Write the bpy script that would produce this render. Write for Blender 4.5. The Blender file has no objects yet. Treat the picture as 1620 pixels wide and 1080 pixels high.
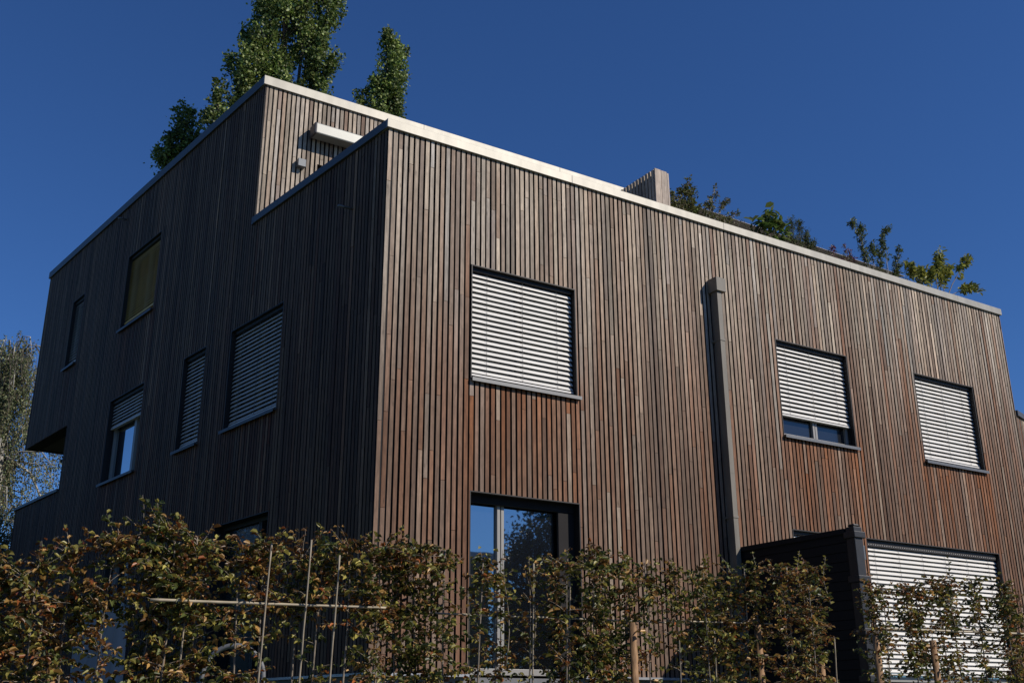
import bpy, math, random
import numpy as np
R = math.radians
scene = bpy.context.scene
COL = scene.collection
rng = np.random.default_rng(7)
rnd = random.Random(11)

# ---------------------------------------------------------------- frame of the place
DL = -0.1351                                   # the side wall leaves the front wall at 97.7 degrees
LD = np.array([math.sin(DL), math.cos(DL), 0.0])   # along the side wall, going back
LN = np.array([math.cos(DL), -math.sin(DL), 0.0])  # into the house from the side wall
HD = np.array([math.cos(.156), -math.sin(.156), 0.0])  # along the hedge
HN = np.array([math.sin(.156), math.cos(.156), 0.0])   # from the street through the hedge
H0 = np.array([-2.03, -6.2, 0.0])
GZ = -2.04                                     # street level; the cladding starts at z = 0
ZUP = np.array([0, 0, 1.0])

def front(u, w, z): return (u, w, z)
def left(u, w, z):
    p = LD*u + LN*w
    return (p[0], p[1], z)
def hedge(s, o, z):
    p = H0 + HD*s + HN*o
    return np.array([p[0], p[1], z])

# ---------------------------------------------------------------- materials
def new_mat(name):
    m = bpy.data.materials.new(name); m.use_nodes = True
    nt = m.node_tree; b = nt.nodes['Principled BSDF']
    return m, nt, b
def nd(nt, t, **kw):
    n = nt.nodes.new(t)
    for k, v in kw.items(): setattr(n, k, v)
    return n
def simple(name, col, rough=.6, metal=0., noise=.15, scale=6., bump=0., spec=.5, stretch=(1,1,1)):
    m, nt, b = new_mat(name)
    tc = nd(nt, 'ShaderNodeTexCoord'); mp = nd(nt, 'ShaderNodeMapping'); mp.inputs['Scale'].default_value = stretch
    nz = nd(nt, 'ShaderNodeTexNoise'); nz.inputs['Scale'].default_value = scale; nz.inputs['Detail'].default_value = 6
    nt.links.new(tc.outputs['Object'], mp.inputs[0]); nt.links.new(mp.outputs[0], nz.inputs['Vector'])
    mr = nd(nt, 'ShaderNodeMapRange'); mr.inputs[1].default_value = .25; mr.inputs[2].default_value = .75
    mr.inputs[3].default_value = 1-noise; mr.inputs[4].default_value = 1+noise
    nt.links.new(nz.outputs[0], mr.inputs[0])
    mx = nd(nt, 'ShaderNodeVectorMath', operation='SCALE'); mx.inputs[0].default_value = col
    nt.links.new(mr.outputs[0], mx.inputs['Scale']); nt.links.new(mx.outputs[0], b.inputs['Base Color'])
    b.inputs['Roughness'].default_value = rough; b.inputs['Metallic'].default_value = metal
    b.inputs['Specular IOR Level'].default_value = spec
    if bump:
        bp = nd(nt, 'ShaderNodeBump'); bp.inputs['Strength'].default_value = bump; bp.inputs['Distance'].default_value = .01
        nt.links.new(nz.outputs[0], bp.inputs['Height']); nt.links.new(bp.outputs[0], b.inputs['Normal'])
    return m
def wood_mat(name, gain=1.0):
    m, nt, b = new_mat(name)
    at = nd(nt, 'ShaderNodeAttribute', attribute_name='tint')
    geo = nd(nt, 'ShaderNodeNewGeometry')
    sp = nd(nt, 'ShaderNodeAttribute', attribute_name='shift')
    ad = nd(nt, 'ShaderNodeVectorMath', operation='ADD')
    nt.links.new(geo.outputs['Position'], ad.inputs[0]); nt.links.new(sp.outputs['Vector'], ad.inputs[1])
    def noise(sc, s, det, lo, hi):
        mp = nd(nt, 'ShaderNodeMapping'); mp.inputs['Scale'].default_value = sc
        nz = nd(nt, 'ShaderNodeTexNoise'); nz.inputs['Scale'].default_value = s; nz.inputs['Detail'].default_value = det
        nz.inputs['Distortion'].default_value = .6
        nt.links.new(ad.outputs[0], mp.inputs[0]); nt.links.new(mp.outputs[0], nz.inputs['Vector'])
        mr = nd(nt, 'ShaderNodeMapRange'); mr.inputs[1].default_value = .3; mr.inputs[2].default_value = .7
        mr.inputs[3].default_value = lo; mr.inputs[4].default_value = hi
        nt.links.new(nz.outputs[0], mr.inputs[0]); return mr, nz
    a, na = noise((70, 70, 3.0), 1.0, 6, .70, 1.22)      # grain
    c, _ = noise((3.5, 3.5, .45), 1.0, 4, .70, 1.20)      # broad stains
    k, _ = noise((16, 16, 7), 1.0, 3, .82, 1.14)          # flecks
    mu = nd(nt, 'ShaderNodeMath', operation='MULTIPLY'); nt.links.new(a.outputs[0], mu.inputs[0]); nt.links.new(c.outputs[0], mu.inputs[1])
    mv = nd(nt, 'ShaderNodeMath', operation='MULTIPLY'); nt.links.new(mu.outputs[0], mv.inputs[0]); nt.links.new(k.outputs[0], mv.inputs[1])
    # dark knots
    mp = nd(nt, 'ShaderNodeMapping'); mp.inputs['Scale'].default_value = (9, 9, 2.6)
    vo = nd(nt, 'ShaderNodeTexVoronoi'); vo.inputs['Scale'].default_value = 1.0
    nt.links.new(ad.outputs[0], mp.inputs[0]); nt.links.new(mp.outputs[0], vo.inputs['Vector'])
    kr = nd(nt, 'ShaderNodeMapRange'); kr.inputs[1].default_value = .05; kr.inputs[2].default_value = .13
    kr.inputs[3].default_value = .6; kr.inputs[4].default_value = 1.0
    nt.links.new(vo.outputs['Distance'], kr.inputs[0])
    mw = nd(nt, 'ShaderNodeMath', operation='MULTIPLY'); nt.links.new(mv.outputs[0], mw.inputs[0]); nt.links.new(kr.outputs[0], mw.inputs[1])
    mg = nd(nt, 'ShaderNodeMath', operation='MULTIPLY'); nt.links.new(mw.outputs[0], mg.inputs[0]); mg.inputs[1].default_value = gain
    sc = nd(nt, 'ShaderNodeVectorMath', operation='SCALE')
    nt.links.new(at.outputs['Color'], sc.inputs[0]); nt.links.new(mg.outputs[0], sc.inputs['Scale'])
    # pale scuffs and mineral spots
    mp2 = nd(nt, 'ShaderNodeMapping'); mp2.inputs['Scale'].default_value = (11, 11, 3.2); mp2.inputs['Location'].default_value = (3, 7, 1)
    vo2 = nd(nt, 'ShaderNodeTexVoronoi'); nt.links.new(ad.outputs[0], mp2.inputs[0]); nt.links.new(mp2.outputs[0], vo2.inputs['Vector'])
    kr2 = nd(nt, 'ShaderNodeMapRange'); kr2.inputs[1].default_value = .07; kr2.inputs[2].default_value = .17
    kr2.inputs[3].default_value = .45; kr2.inputs[4].default_value = .0
    nt.links.new(vo2.outputs['Distance'], kr2.inputs[0])
    mxs = nd(nt, 'ShaderNodeMix', data_type='RGBA'); nt.links.new(kr2.outputs[0], mxs.inputs['Factor'])
    g2 = nd(nt, 'ShaderNodeVectorMath', operation='SCALE'); g2.inputs['Scale'].default_value = 1.55
    nt.links.new(sc.outputs[0], g2.inputs[0]); nt.links.new(sc.outputs[0], mxs.inputs['A']); nt.links.new(g2.outputs[0], mxs.inputs['B'])
    nt.links.new(mxs.outputs['Result'], b.inputs['Base Color'])
    b.inputs['Roughness'].default_value = .72; b.inputs['Specular IOR Level'].default_value = .25
    bp = nd(nt, 'ShaderNodeBump'); bp.inputs['Strength'].default_value = .35; bp.inputs['Distance'].default_value = .004
    nt.links.new(na.outputs[0], bp.inputs['Height']); nt.links.new(bp.outputs[0], b.inputs['Normal'])
    return m
def leaf_mat(name, trans=.3, rough=.45, spec=.4, gain=1.):
    m, nt, b = new_mat(name)
    at = nd(nt, 'ShaderNodeAttribute', attribute_name='tint')
    sc = nd(nt, 'ShaderNodeVectorMath', operation='SCALE'); sc.inputs['Scale'].default_value = gain
    nt.links.new(at.outputs['Color'], sc.inputs[0])
    nt.links.new(sc.outputs[0], b.inputs['Base Color'])
    b.inputs['Roughness'].default_value = rough; b.inputs['Specular IOR Level'].default_value = spec
    tr = nd(nt, 'ShaderNodeBsdfTranslucent'); mx = nd(nt, 'ShaderNodeMixShader'); mx.inputs[0].default_value = trans
    nt.links.new(sc.outputs[0], tr.inputs['Color'])
    nt.links.new(b.outputs[0], mx.inputs[1]); nt.links.new(tr.outputs[0], mx.inputs[2])
    nt.links.new(mx.outputs[0], nt.nodes['Material Output'].inputs['Surface'])
    return m
def glass_mat(name, refl=.55, edge=1.):
    m, nt, b = new_mat(name)
    b.inputs['Base Color'].default_value = (.006, .007, .009, 1); b.inputs['Roughness'].default_value = .25
    gl = nd(nt, 'ShaderNodeBsdfGlossy'); gl.inputs['Roughness'].default_value = .015; gl.inputs['Color'].default_value = (.60, .64, .66, 1)
    tc = nd(nt, 'ShaderNodeTexCoord'); nz = nd(nt, 'ShaderNodeTexNoise'); nz.inputs['Scale'].default_value = 1.1
    bp = nd(nt, 'ShaderNodeBump'); bp.inputs['Strength'].default_value = .06; bp.inputs['Distance'].default_value = .02
    nt.links.new(tc.outputs['Object'], nz.inputs['Vector']); nt.links.new(nz.outputs[0], bp.inputs['Height']); nt.links.new(bp.outputs[0], gl.inputs['Normal'])
    lw = nd(nt, 'ShaderNodeLayerWeight'); lw.inputs['Blend'].default_value = .35
    mr = nd(nt, 'ShaderNodeMapRange'); mr.inputs[3].default_value = refl; mr.inputs[4].default_value = edge
    nt.links.new(lw.outputs['Facing'], mr.inputs[0])
    mx = nd(nt, 'ShaderNodeMixShader'); nt.links.new(mr.outputs[0], mx.inputs[0])
    nt.links.new(b.outputs[0], mx.inputs[1]); nt.links.new(gl.outputs[0], mx.inputs[2])
    nt.links.new(mx.outputs[0], nt.nodes['Material Output'].inputs['Surface'])
    return m
M = dict(
    wood=wood_mat('weathered_larch'),
    backing=simple('black_membrane', (.012, .010, .010), .9, noise=.2),
    reveal=simple('brown_reveal', (.016, .012, .010), .6, noise=.15, scale=9),
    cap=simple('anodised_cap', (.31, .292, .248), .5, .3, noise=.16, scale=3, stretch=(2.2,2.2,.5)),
    capside=simple('anodised_cap_shaded', (.085, .08, .08), .5, .2, noise=.06, scale=3),  # cap copy with side-wall shade in its colour; serves other dark parts too
    alu=simple('grey_aluminium', (.17, .17, .165), .42, .5, noise=.06),
    pipe=simple('pipe_coat', (.170, .150, .118), .6, .0, noise=.22, scale=3, stretch=(3,3,.6)),
    frame=simple('frame_coat', (.30, .285, .26), .45, .1, noise=.04),
    slat=simple('blind_slat', (.68, .655, .60), .45, .0, noise=.10, scale=2.5, stretch=(.6, .6, 9)),
    dslat=simple('shaded_slat', (.60, .52, .44), .5, .1, noise=.06, scale=2.5),  # darker copy of the blind slat, side-wall shade put into its colour
    yslat=simple('ochre_slat', (.85, .50, .12), .5, .0, noise=.1),
    cord=simple('blind_cord', (.10, .10, .10), .8),
    glass=glass_mat('window_glass'), dglass=glass_mat('dim_window_glass',.05,.16),
    plinth=simple('grey_plinth', (.16, .16, .165), .8, noise=.12, scale=5, bump=.2),
    strip=simple('base_strip', (.45, .46, .48), .4, .5, noise=.05),
    roofing=simple('roofing_felt', (.09, .085, .08), .9, noise=.2, scale=8),
    canopy=simple('canopy_cloth', (.62, .54, .44), .9, noise=.06, scale=4),
    black=simple('black_stain', (.005, .005, .006), .8, noise=.3, scale=14, stretch=(4, 4, .6), bump=.2, spec=.35),
    post=simple('dark_post', (.012, .012, .014), .5, noise=.35, scale=12, stretch=(4, 4, .7), bump=.2),
    cassette=simple('cassette_paint', (.30, .30, .27), .4, .2, noise=.05),
    lamp=simple('lamp_metal', (.13, .14, .15), .5, .2, noise=.06),
    bark=simple('sapling_bark', (.20, .165, .125), .8, noise=.45, scale=30, bump=.3),
    darkbark=simple('old_bark', (.09, .075, .06), .9, noise=.4, scale=8, bump=.5),
    palebark=simple('birch_bark', (.34, .32, .28), .7, noise=.35, scale=7),
    bamboo=simple('bamboo', (.38, .32, .22), .5, noise=.25, scale=14),
    cane=simple('cane_skin', (.27, .225, .16), .6, noise=.35, scale=20),
    stake=simple('round_stake', (.28, .16, .075), .75, noise=.6, scale=16, stretch=(3, 3, .8), bump=.3),
    leaf=leaf_mat('hornbeam_leaf', .26, .42, .45),
    tleaf=leaf_mat('tree_leaf', .28, .5, .35),
    grass=simple('lawn', (.045, .065, .02), .9, noise=.4, scale=12, bump=.5),
    asphalt=simple('asphalt', (.05, .05, .052), .9, noise=.2, scale=40, bump=.2),
    paving=simple('paving', (.16, .155, .15), .85, noise=.15, scale=8, bump=.2),
    sheet=simple('pale_sheet', (.36, .33, .33), .8, noise=.1, scale=4),
    hoop=simple('grey_rubber', (.15, .15, .15), .6, noise=.1),
    olive=simple('olive_render', (.20, .17, .09), .85, noise=.12, scale=5),
    white=simple('white_trim', (.7, .7, .68), .6, noise=.04),
    soil=simple('soil', (.05, .035, .025), .95, noise=.4, scale=10, bump=.5),
)
def brick_mat():
    m, nt, b = new_mat('olive_block')
    tc = nd(nt, 'ShaderNodeTexCoord'); mp = nd(nt, 'ShaderNodeMapping'); mp.inputs['Rotation'].default_value = (R(90), 0, 0)
    br = nd(nt, 'ShaderNodeTexBrick'); br.inputs['Color1'].default_value = (.24, .20, .11, 1); br.inputs['Color2'].default_value = (.19, .16, .085, 1)
    br.inputs['Mortar'].default_value = (.09, .08, .05, 1); br.inputs['Scale'].default_value = 1.2; br.inputs['Mortar Size'].default_value = .012
    nt.links.new(tc.outputs['Object'], mp.inputs[0]); nt.links.new(mp.outputs[0], br.inputs['Vector']); nt.links.new(br.outputs[0], b.inputs['Base Color'])
    b.inputs['Roughness'].default_value = .9
    return m
M['block'] = brick_mat()

# ---------------------------------------------------------------- mesh collector
class MB:
    def __init__(s, tf=front, flip=False):
        s.v=[]; s.f=[]; s.m=[]; s.c=[]; s.h=[]; s.tf=tf; s.flip=flip; s.sm=[]
    def add(s, vs, fs, mat=0, col=(1,1,1), shift=(0,0,0), smooth=False, cols=None):
        b=len(s.v)
        for i, p in enumerate(vs):
            s.v.append(s.tf(*p)); s.c.append(cols[i] if cols else col); s.h.append(shift)
        for f in fs:
            g=[b+i for i in f]
            s.f.append(g[::-1] if s.flip else g); s.m.append(mat); s.sm.append(smooth)
    def box(s, u0,u1,w0,w1,z0,z1, mat=0, col=(1,1,1), shift=(0,0,0)):
        vs=[(u0,w0,z0),(u1,w0,z0),(u1,w1,z0),(u0,w1,z0),(u0,w0,z1),(u1,w0,z1),(u1,w1,z1),(u0,w1,z1)]
        s.add(vs,[(0,3,2,1),(4,5,6,7),(0,1,5,4),(1,2,6,5),(2,3,7,6),(3,0,4,7)],mat,col,shift)
    def batten(s, u0,u1,w0,w1,z0,z1, colf, shift, mat=0):
        n=max(1,int(round((z1-z0)/.45))); vs=[]; cs=[]
        for i in range(n+1):
            z=z0+(z1-z0)*i/n; c=colf(.5*(u0+u1),z)
            vs+=[(u0,w0,z),(u1,w0,z),(u1,w1,z),(u0,w1,z)]; cs+=[c]*4
        b=len(s.v); fs=[]; sd=[]
        for i in range(n):
            a=4*i
            fs.append((a,a+1,a+5,a+4)); sd+=[(a+1,a+2,a+6,a+5),(a+3,a,a+4,a+7)]
        fs+=[(0,3,2,1),(4*n,4*n+1,4*n+2,4*n+3)]
        s.add(vs,fs,mat,shift=shift,cols=cs)
        for f in sd:                                     # batten flanks blackened, the shade of the gaps put into their colour
            g=[b+i for i in f]; s.f.append(g[::-1] if s.flip else g); s.m.append(1); s.sm.append(False)
    def tube(s, pts, rad, mat=0, seg=6, col=(1,1,1), smooth=True, cap=True):
        pts=[np.array(p,float) for p in pts]; n=len(pts); vs=[]; fs=[]
        if not hasattr(rad,'__len__'): rad=[rad]*n
        for i,p in enumerate(pts):
            t=pts[min(i+1,n-1)]-pts[max(i-1,0)]; t/=np.linalg.norm(t)+1e-9
            a=np.cross(t,(0,0,1) if abs(t[2])<.9 else (1,0,0)); a/=np.linalg.norm(a); b=np.cross(t,a)
            for k in range(seg):
                q=p+rad[i]*(math.cos(2*math.pi*k/seg)*a+math.sin(2*math.pi*k/seg)*b); vs.append(tuple(q))
        for i in range(n-1):
            for k in range(seg):
                k2=(k+1)%seg; fs.append((i*seg+k,i*seg+k2,(i+1)*seg+k2,(i+1)*seg+k))
        if cap: fs+=[tuple(range(seg))[::-1],tuple((n-1)*seg+k for k in range(seg))]
        s.add(vs,fs,mat,col,smooth=smooth)
    def build(s, name, mats, parent=None, origin=None, bevel=0):
        me=bpy.data.meshes.new(name)
        v=[tuple(p) for p in s.v]
        if origin is not None: v=[(p[0]-origin[0],p[1]-origin[1],p[2]-origin[2]) for p in v]
        me.from_pydata(v,[],s.f)
        if not isinstance(mats,(list,tuple)): mats=[mats]
        for m in mats: me.materials.append(m)
        me.polygons.foreach_set('material_index',s.m); me.polygons.foreach_set('use_smooth',s.sm)
        a=me.color_attributes.new('tint','FLOAT_COLOR','POINT')
        a.data.foreach_set('color',np.array([(*c[:3],1) for c in s.c],dtype=np.float32).ravel())
        h=me.attributes.new('shift','FLOAT_VECTOR','POINT'); h.data.foreach_set('vector',np.array(s.h,dtype=np.float32).ravel())
        me.update()
        o=bpy.data.objects.new(name,me); COL.objects.link(o)
        if origin is not None: o.location=origin
        if parent is not None:
            o.parent=parent
            if origin is None: o.location=tuple(-x for x in parent['_o'])
            else: o.location=tuple(origin[i]-parent['_o'][i] for i in range(3))
        o['_o']=[0,0,0] if origin is None else list(map(float,origin))
        if bevel:
            md=o.modifiers.new('bevel','BEVEL'); md.width=bevel; md.segments=2; md.limit_method='ANGLE'
        return o
def tag(o, label, cat, group=None):
    o['label']=label; o['category']=cat
    if group: o['group']=group
    return o
def thing(name, label, cat, loc, group=None):
    o=bpy.data.objects.new(name,None); COL.objects.link(o); o.location=tuple(map(float,loc)); o['_o']=list(map(float,loc))
    o.empty_display_size=.3
    return tag(o,label,cat,group)
def structure(o): o['kind']='structure'; return o

# leaves as small folded blades, all of one plant part in one mesh
def leaf_object(name, pos, dirs, nor, ln, wd, cols, mat, parent, fold=.18, droop=.12):
    n=len(pos)
    dirs=dirs/np.linalg.norm(dirs,axis=1,keepdims=True)
    side=np.cross(dirs,nor); side/=np.linalg.norm(side,axis=1,keepdims=True)+1e-9
    up=np.cross(side,dirs)
    L=ln[:,None]; W=wd[:,None]
    o=np.array(parent['_o'])
    P=pos-o
    v=np.empty((n,6,3),np.float32)
    v[:,0]=P
    v[:,1]=P+dirs*L*.32+side*W*.48+up*W*fold
    v[:,2]=P+dirs*L*.70+side*W*.40+up*W*fold*.8
    v[:,3]=P+dirs*L*(1-droop*.3)-up*L*droop
    v[:,4]=P+dirs*L*.70-side*W*.40+up*W*fold*.8
    v[:,5]=P+dirs*L*.32-side*W*.48+up*W*fold
    me=bpy.data.meshes.new(name)
    me.vertices.add(n*6); me.vertices.foreach_set('co',v.ravel())
    b=(np.arange(n)*6)[:,None]
    q=np.concatenate([b+np.array([[0,1,2,3]]),b+np.array([[0,3,4,5]])],axis=1).astype(np.int32)
    me.loops.add(n*8); me.loops.foreach_set('vertex_index',q.ravel())
    me.polygons.add(n*2); me.polygons.foreach_set('loop_start',np.arange(0,n*8,4,dtype=np.int32))
    me.update(calc_edges=True)
    me.materials.append(mat)
    a=me.color_attributes.new('tint','FLOAT_COLOR','POINT')
    c=np.ones((n,6,4),np.float32); c[:,:,:3]=cols[:,None,:]
    a.data.foreach_set('color',c.ravel())
    ob=bpy.data.objects.new(name,me); COL.objects.link(ob); ob.parent=parent
    ob['_o']=list(parent['_o'])
    return ob
def unit(v): return v/(np.linalg.norm(v)+1e-9)
def rv(n=None): 
    return rng.normal(size=3) if n is None else rng.normal(size=(n,3))

# ================================================================ THE SETTING
def sheet(name, x0,x1,y0,y1,z,mat,cuts=None):
    m=MB(); m.add([(x0,y0,z),(x1,y0,z),(x1,y1,z),(x0,y1,z)],[(0,1,2,3)]); return structure(m.build(name,mat))
# lawn: flat by the street, rising behind the hedge to the foot of the house, one sheet to the horizon
m=MB()
ys=[-600,-60,-5.0,-1.2,60,900]; zs=[GZ,GZ,GZ,-.75,-.75,-.75]; xs=[-900,-60,-20,0,20,60,900]
vs=[(x,y,z) for y,z in zip(ys,zs) for x in xs]; nx=len(xs)
fs=[(j*nx+i,j*nx+i+1,(j+1)*nx+i+1,(j+1)*nx+i) for j in range(len(ys)-1) for i in range(nx-1)]
m.add(vs,fs); structure(m.build('ground',M['grass']))
m=MB(); m.box(-80,80,-17.2,-8.6,GZ-.3,GZ+.10); structure(m.build('pavement',M['paving']))
m=MB(); m.add([(-80,-25,GZ+.004),(80,-25,GZ+.004),(80,-17.2,GZ+.004),(-80,-17.2,GZ+.004)],[(0,1,2,3)]); structure(m.build('road',M['asphalt']))

# ================================================================ THE HOUSE
house=thing('house','three storey house clad in vertical brown wooden battens with a metal roof edge','house',(0,0,0))
H1=6.9; H2=9.47; S=3.826; SY=S*LD[1]; SX=S*LD[0]; UX=7.03; W=13.3; D=14.67; LG=11.83
FLOOR=6.1
PITCH=.0800; BW=.0530
F_OPEN=dict(F1=(1.295,2.995,3.63,5.235),F2=(6.95,8.63,3.63,5.235),F3=(10.366,12.05,3.63,5.235),
            F4=(8.60,12.08,0.0,2.18),F5=(1.297,2.985,0.0,2.18),F6=(6.95,8.15,.9,2.18))
L_OPEN=dict(L1=(11.87,12.61,6.64,8.24),L2=(7.75,9.40,6.64,8.24),L3=(7.75,9.42,3.60,5.235),
            L4=(5.19,6.07,3.60,5.235),L5=(2.62,4.30,3.60,5.235),L6=(2.62,4.30,0.0,2.18),L7=(7.3,8.6,0,2.18))
def lerp(a,b,t): return tuple(a[i]+(b[i]-a[i])*t for i in range(3))
GREY=(.335,.275,.215); TAN=(.540,.430,.310); SILV=(.430,.395,.345); BROWN=(.190,.100,.060); RED=(.310,.110,.036)
def sstep(a,b,x):
    t=min(1,max(0,(x-a)/(b-a))); return t*t*(3-2*t)
def seg_color(openings, side, lot=None):
    r1=rnd.random(); r2=rnd.random(); r3=rnd.random(); br=rnd.gauss(1,.20)*(1.28 if rnd.random()<.09 else 1); rr=rnd.gauss(0,.13)
    base=lerp(GREY,TAN,r1**1.2) if r2<.66 else (lerp(GREY,SILV,r1) if r2<.86 else lerp(GREY,BROWN,.5+.5*r1))
    br=min(1.55,max(.55,br))
    if lot: base=lerp(base,lot[0],.5); rr=.5*rr+lot[1]; br=.5*br+.5*lot[2]
    def f(u,z):
        red=.20+.72*sstep(6.6,2.2,z)                      # greyer high up, redder low down
        if not side: red+=.22*sstep(4.5,12,u)*sstep(6.4,4.0,z)+.12*math.sin(u*1.9+z*.35)*math.sin(u*.7+1)
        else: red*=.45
        if not side: red-=.20*sstep(5,0,u)*sstep(2.5,6,z)
        if z>H1 and not side: red=-.05
        hot=0
        for (a,b,z0,z1) in openings:
            if a-.12*r1<u<b+.16*r3 and z<z0+.02 and z0>3:
                hot=max(hot,(.78 if not side else .5)*math.exp(-(z0-z)/1.25))
        red=min(1,max(0,red+rr+(.38 if r3>.86 else (-.38 if r3<.14 else 0))*(z<H1)))
        hot*=(.15+1.05*r3)
        c=lerp(base,BROWN,red*.80)
        c=lerp(c,RED,min(.85,hot+(.30*red if r2>.45 else 0)))
        g=br*(1-.12*hot)*(1.06-.24*sstep(6.2,1.8,z)*(not side))
        if side: return (c[0]*g*.37,c[1]*g*.262,c[2]*g*.195)  # shade of the side wall multiplied into its wood colour
        return (c[0]*g,c[1]*g,c[2]*g)
    return f
def cladding(regions, openings, tf, flip, side=False, ustart=0.0, uend=99):
    m=MB(tf,flip)
    ops=list(openings)
    umax=min(uend,max(r[1] for r in regions)); u=ustart
    while u<umax-.01:
        bw=(BW if not side else .0595)+rnd.uniform(-.004,.004)
        b0,b1=u,min(u+bw,umax)
        iv=[]
        for (a,b,z0,z1) in regions:
            lo,hi=max(b0,a),min(b1,b)
            if hi-lo>.012: iv.append((lo,hi,z0,z1))
        out=[]
        for (lo,hi,z0,z1) in iv:
            pieces=[(lo,hi,z0,z1)]
            for (a,b,c,d) in ops:
                nxt=[]
                for (l,h,p,q) in pieces:
                    if h<=a+.004 or l>=b-.004 or q<=c or p>=d: nxt.append((l,h,p,q)); continue
                    if p<c: nxt.append((l,h,p,c))
                    if q>d: nxt.append((l,h,d,q))
                    if a-l>.012: nxt.append((l,a,max(p,c),min(q,d)))
                    if h-b>.012: nxt.append((b,h,max(p,c),min(q,d)))
                pieces=nxt
            out+=pieces
        # joints common to the whole batten column
        joints=[]; z=rnd.uniform(-1.5,1.2)
        while z<10: joints.append(z); z+=rnd.choice([1.1,1.8,2.4,3.0,3.6,4.2])*rnd.uniform(.85,1.1)
        cfs={}; q_=rnd.random(); lot=(lerp(GREY,TAN,q_) if q_<.6 else lerp(GREY,SILV if q_<.8 else BROWN,rnd.random()),rnd.gauss(0,.11),rnd.gauss(1,.18)*(1.0 if not side or rnd.random()>.10 else 2.2))
        dw=rnd.uniform(0,.004)
        for (l,h,p,q) in out:
            cuts=[p]+[j for j in joints if p+.08<j<q-.08]+[q]
            for i in range(len(cuts)-1):
                a,b=cuts[i],cuts[i+1]
                key=sum(1 for j in joints if j<=a+.001)
                if key not in cfs: cfs[key]=(seg_color(ops,side,lot),(rnd.uniform(0,50),rnd.uniform(0,50),rnd.uniform(0,50)),rnd.uniform(0,.003))
                cf,sh,d2=cfs[key]
                m.batten(l,h,dw+d2,.030,a+(.0025 if i else 0),b-(.0025 if i<len(cuts)-2 else 0),cf,sh)
        u+=PITCH
    return m
def backing(m, regions, openings, w0, w1, mat):
    us=sorted({round(x,4) for r in list(regions)+list(openings) for x in r[:2]})
    zz=sorted({round(x,4) for r in list(regions)+list(openings) for x in r[2:]})
    for i in range(len(us)-1):
        run=None
        for j in range(len(zz)-1):
            u=(us[i]+us[i+1])/2; z=(zz[j]+zz[j+1])/2
            ok=any(a<u<b and c<z<d for a,b,c,d in regions) and not any(a<u<b and c<z<d for a,b,c,d in openings)
            if ok: run=(run[0],zz[j+1]) if run else (zz[j],zz[j+1])
            if (not ok or j==len(zz)-2) and run:
                m.box(us[i],us[i+1],w0,w1,run[0],run[1],mat); run=None
front_regions=[(0,W,0,H1)]
left_regions=[(0,S,0,H1),(S,LG,0,H2),(LG,D,0,3.86),(LG,D,5.26,H2)]
m=cladding(front_regions,F_OPEN.values(),front,False,ustart=.004,uend=W)
backing(m,front_regions,F_OPEN.values(),.045,.30,1)
m.build('wall',[M['wood'],M['backing']],house)
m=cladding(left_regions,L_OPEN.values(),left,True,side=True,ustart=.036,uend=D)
backing(m,left_regions,L_OPEN.values(),.045,.30,1)
m.build('wall',[M['wood'],M['backing']],house)
# upper storey, set back over the roof terrace
up_regions=[(SX,UX,FLOOR,H2)]; up_open=[(.48,3.4,FLOOR,8.275)]
tfu=lambda u,w,z:(u,SY+w,z)
m=cladding(up_regions,up_open,tfu,False,ustart=SX+.004,uend=UX)
backing(m,[(SX+.06,UX,FLOOR,H2)],up_open,.045,.28,1)
m.build('wall',[M['wood'],M['backing']],house)
# far sides (plain, seen only by stepping round): right, back, upper right
BX=D*LD[0]; BY=D*LD[1]
m=MB()
def slatwall(m,p0,p1,z0,z1):
    p0=np.array(p0,float); p1=np.array(p1,float); L=np.linalg.norm(p1-p0); d=(p1-p0)/L; nrm=np.array([d[1],-d[0]])
    tf=m.tf
    def q(u,w,z): a=p0+d*u-nrm*w; return (a[0],a[1],z)
    m.tf=q
    m.box(0,L,.045,.2,z0,z1,1)
    n=int(L/.16)
    for i in range(n): 
        c=seg_color([],True)(i*.16,(z0+z1)/2); m.box(i*.16,i*.16+.13,0,.03,z0,z1,0,c,(i*3.1,0,i*1.7))
    m.tf=tf
slatwall(m,(W,.31),(W,12),0,H1)
slatwall(m,(W,12),(8.5,14.54),0,H1); slatwall(m,(8.5,14.54),(BX+2.7,BY),0,H2)
slatwall(m,(UX,SY+.29),(UX,BY),FLOOR,H2)
slatwall(m,(BX+2.7,BY),(BX+.32,BY),0,3.86); slatwall(m,(BX+2.7,BY),(BX+.32,BY),5.26,H2)
slatwall(m,(BX+2.7,BY-.1),(BX+3.1,LG*LD[1]),3.86,5.26)
m.build('wall',[M['wood'],M['backing']],house)
# corner loggia: floor, soffit, inner return
m=MB(left,True)
m.box(LG,D-.02,.30,2.7,3.0,3.1,0); m.box(LG-.001,D-.03,.302,2.7,5.265,5.40,1); m.box(LG-.12,LG-.002,.302,2.7,3.1,5.262,1)
m.box(LG+.5,LG+.62,.302,2.7,5.17,5.262,1)
m.build('loggia',[M['paving'],M['reveal']],house)
# roofs and terrace deck
m=MB(); m.add([(.28,.28,FLOOR),(W-.1,.28,FLOOR),(W-.1,12,FLOOR),(8.5,14.4,FLOOR),(BX+.3,BY-.1,FLOOR),(SX+.28,SY,FLOOR)],[(0,1,2,3,4,5)])
m.build('terrace_floor',M['paving'],house)
m=MB(); m.add([(SX+.1,SY+.1,H2-.02),(UX-.1,SY+.1,H2-.02),(UX-.1,BY-.1,H2-.02),(BX+.1,BY-.1,H2-.02)],[(0,1,2,3)])
m.build('roof',M['roofing'],house)
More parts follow.
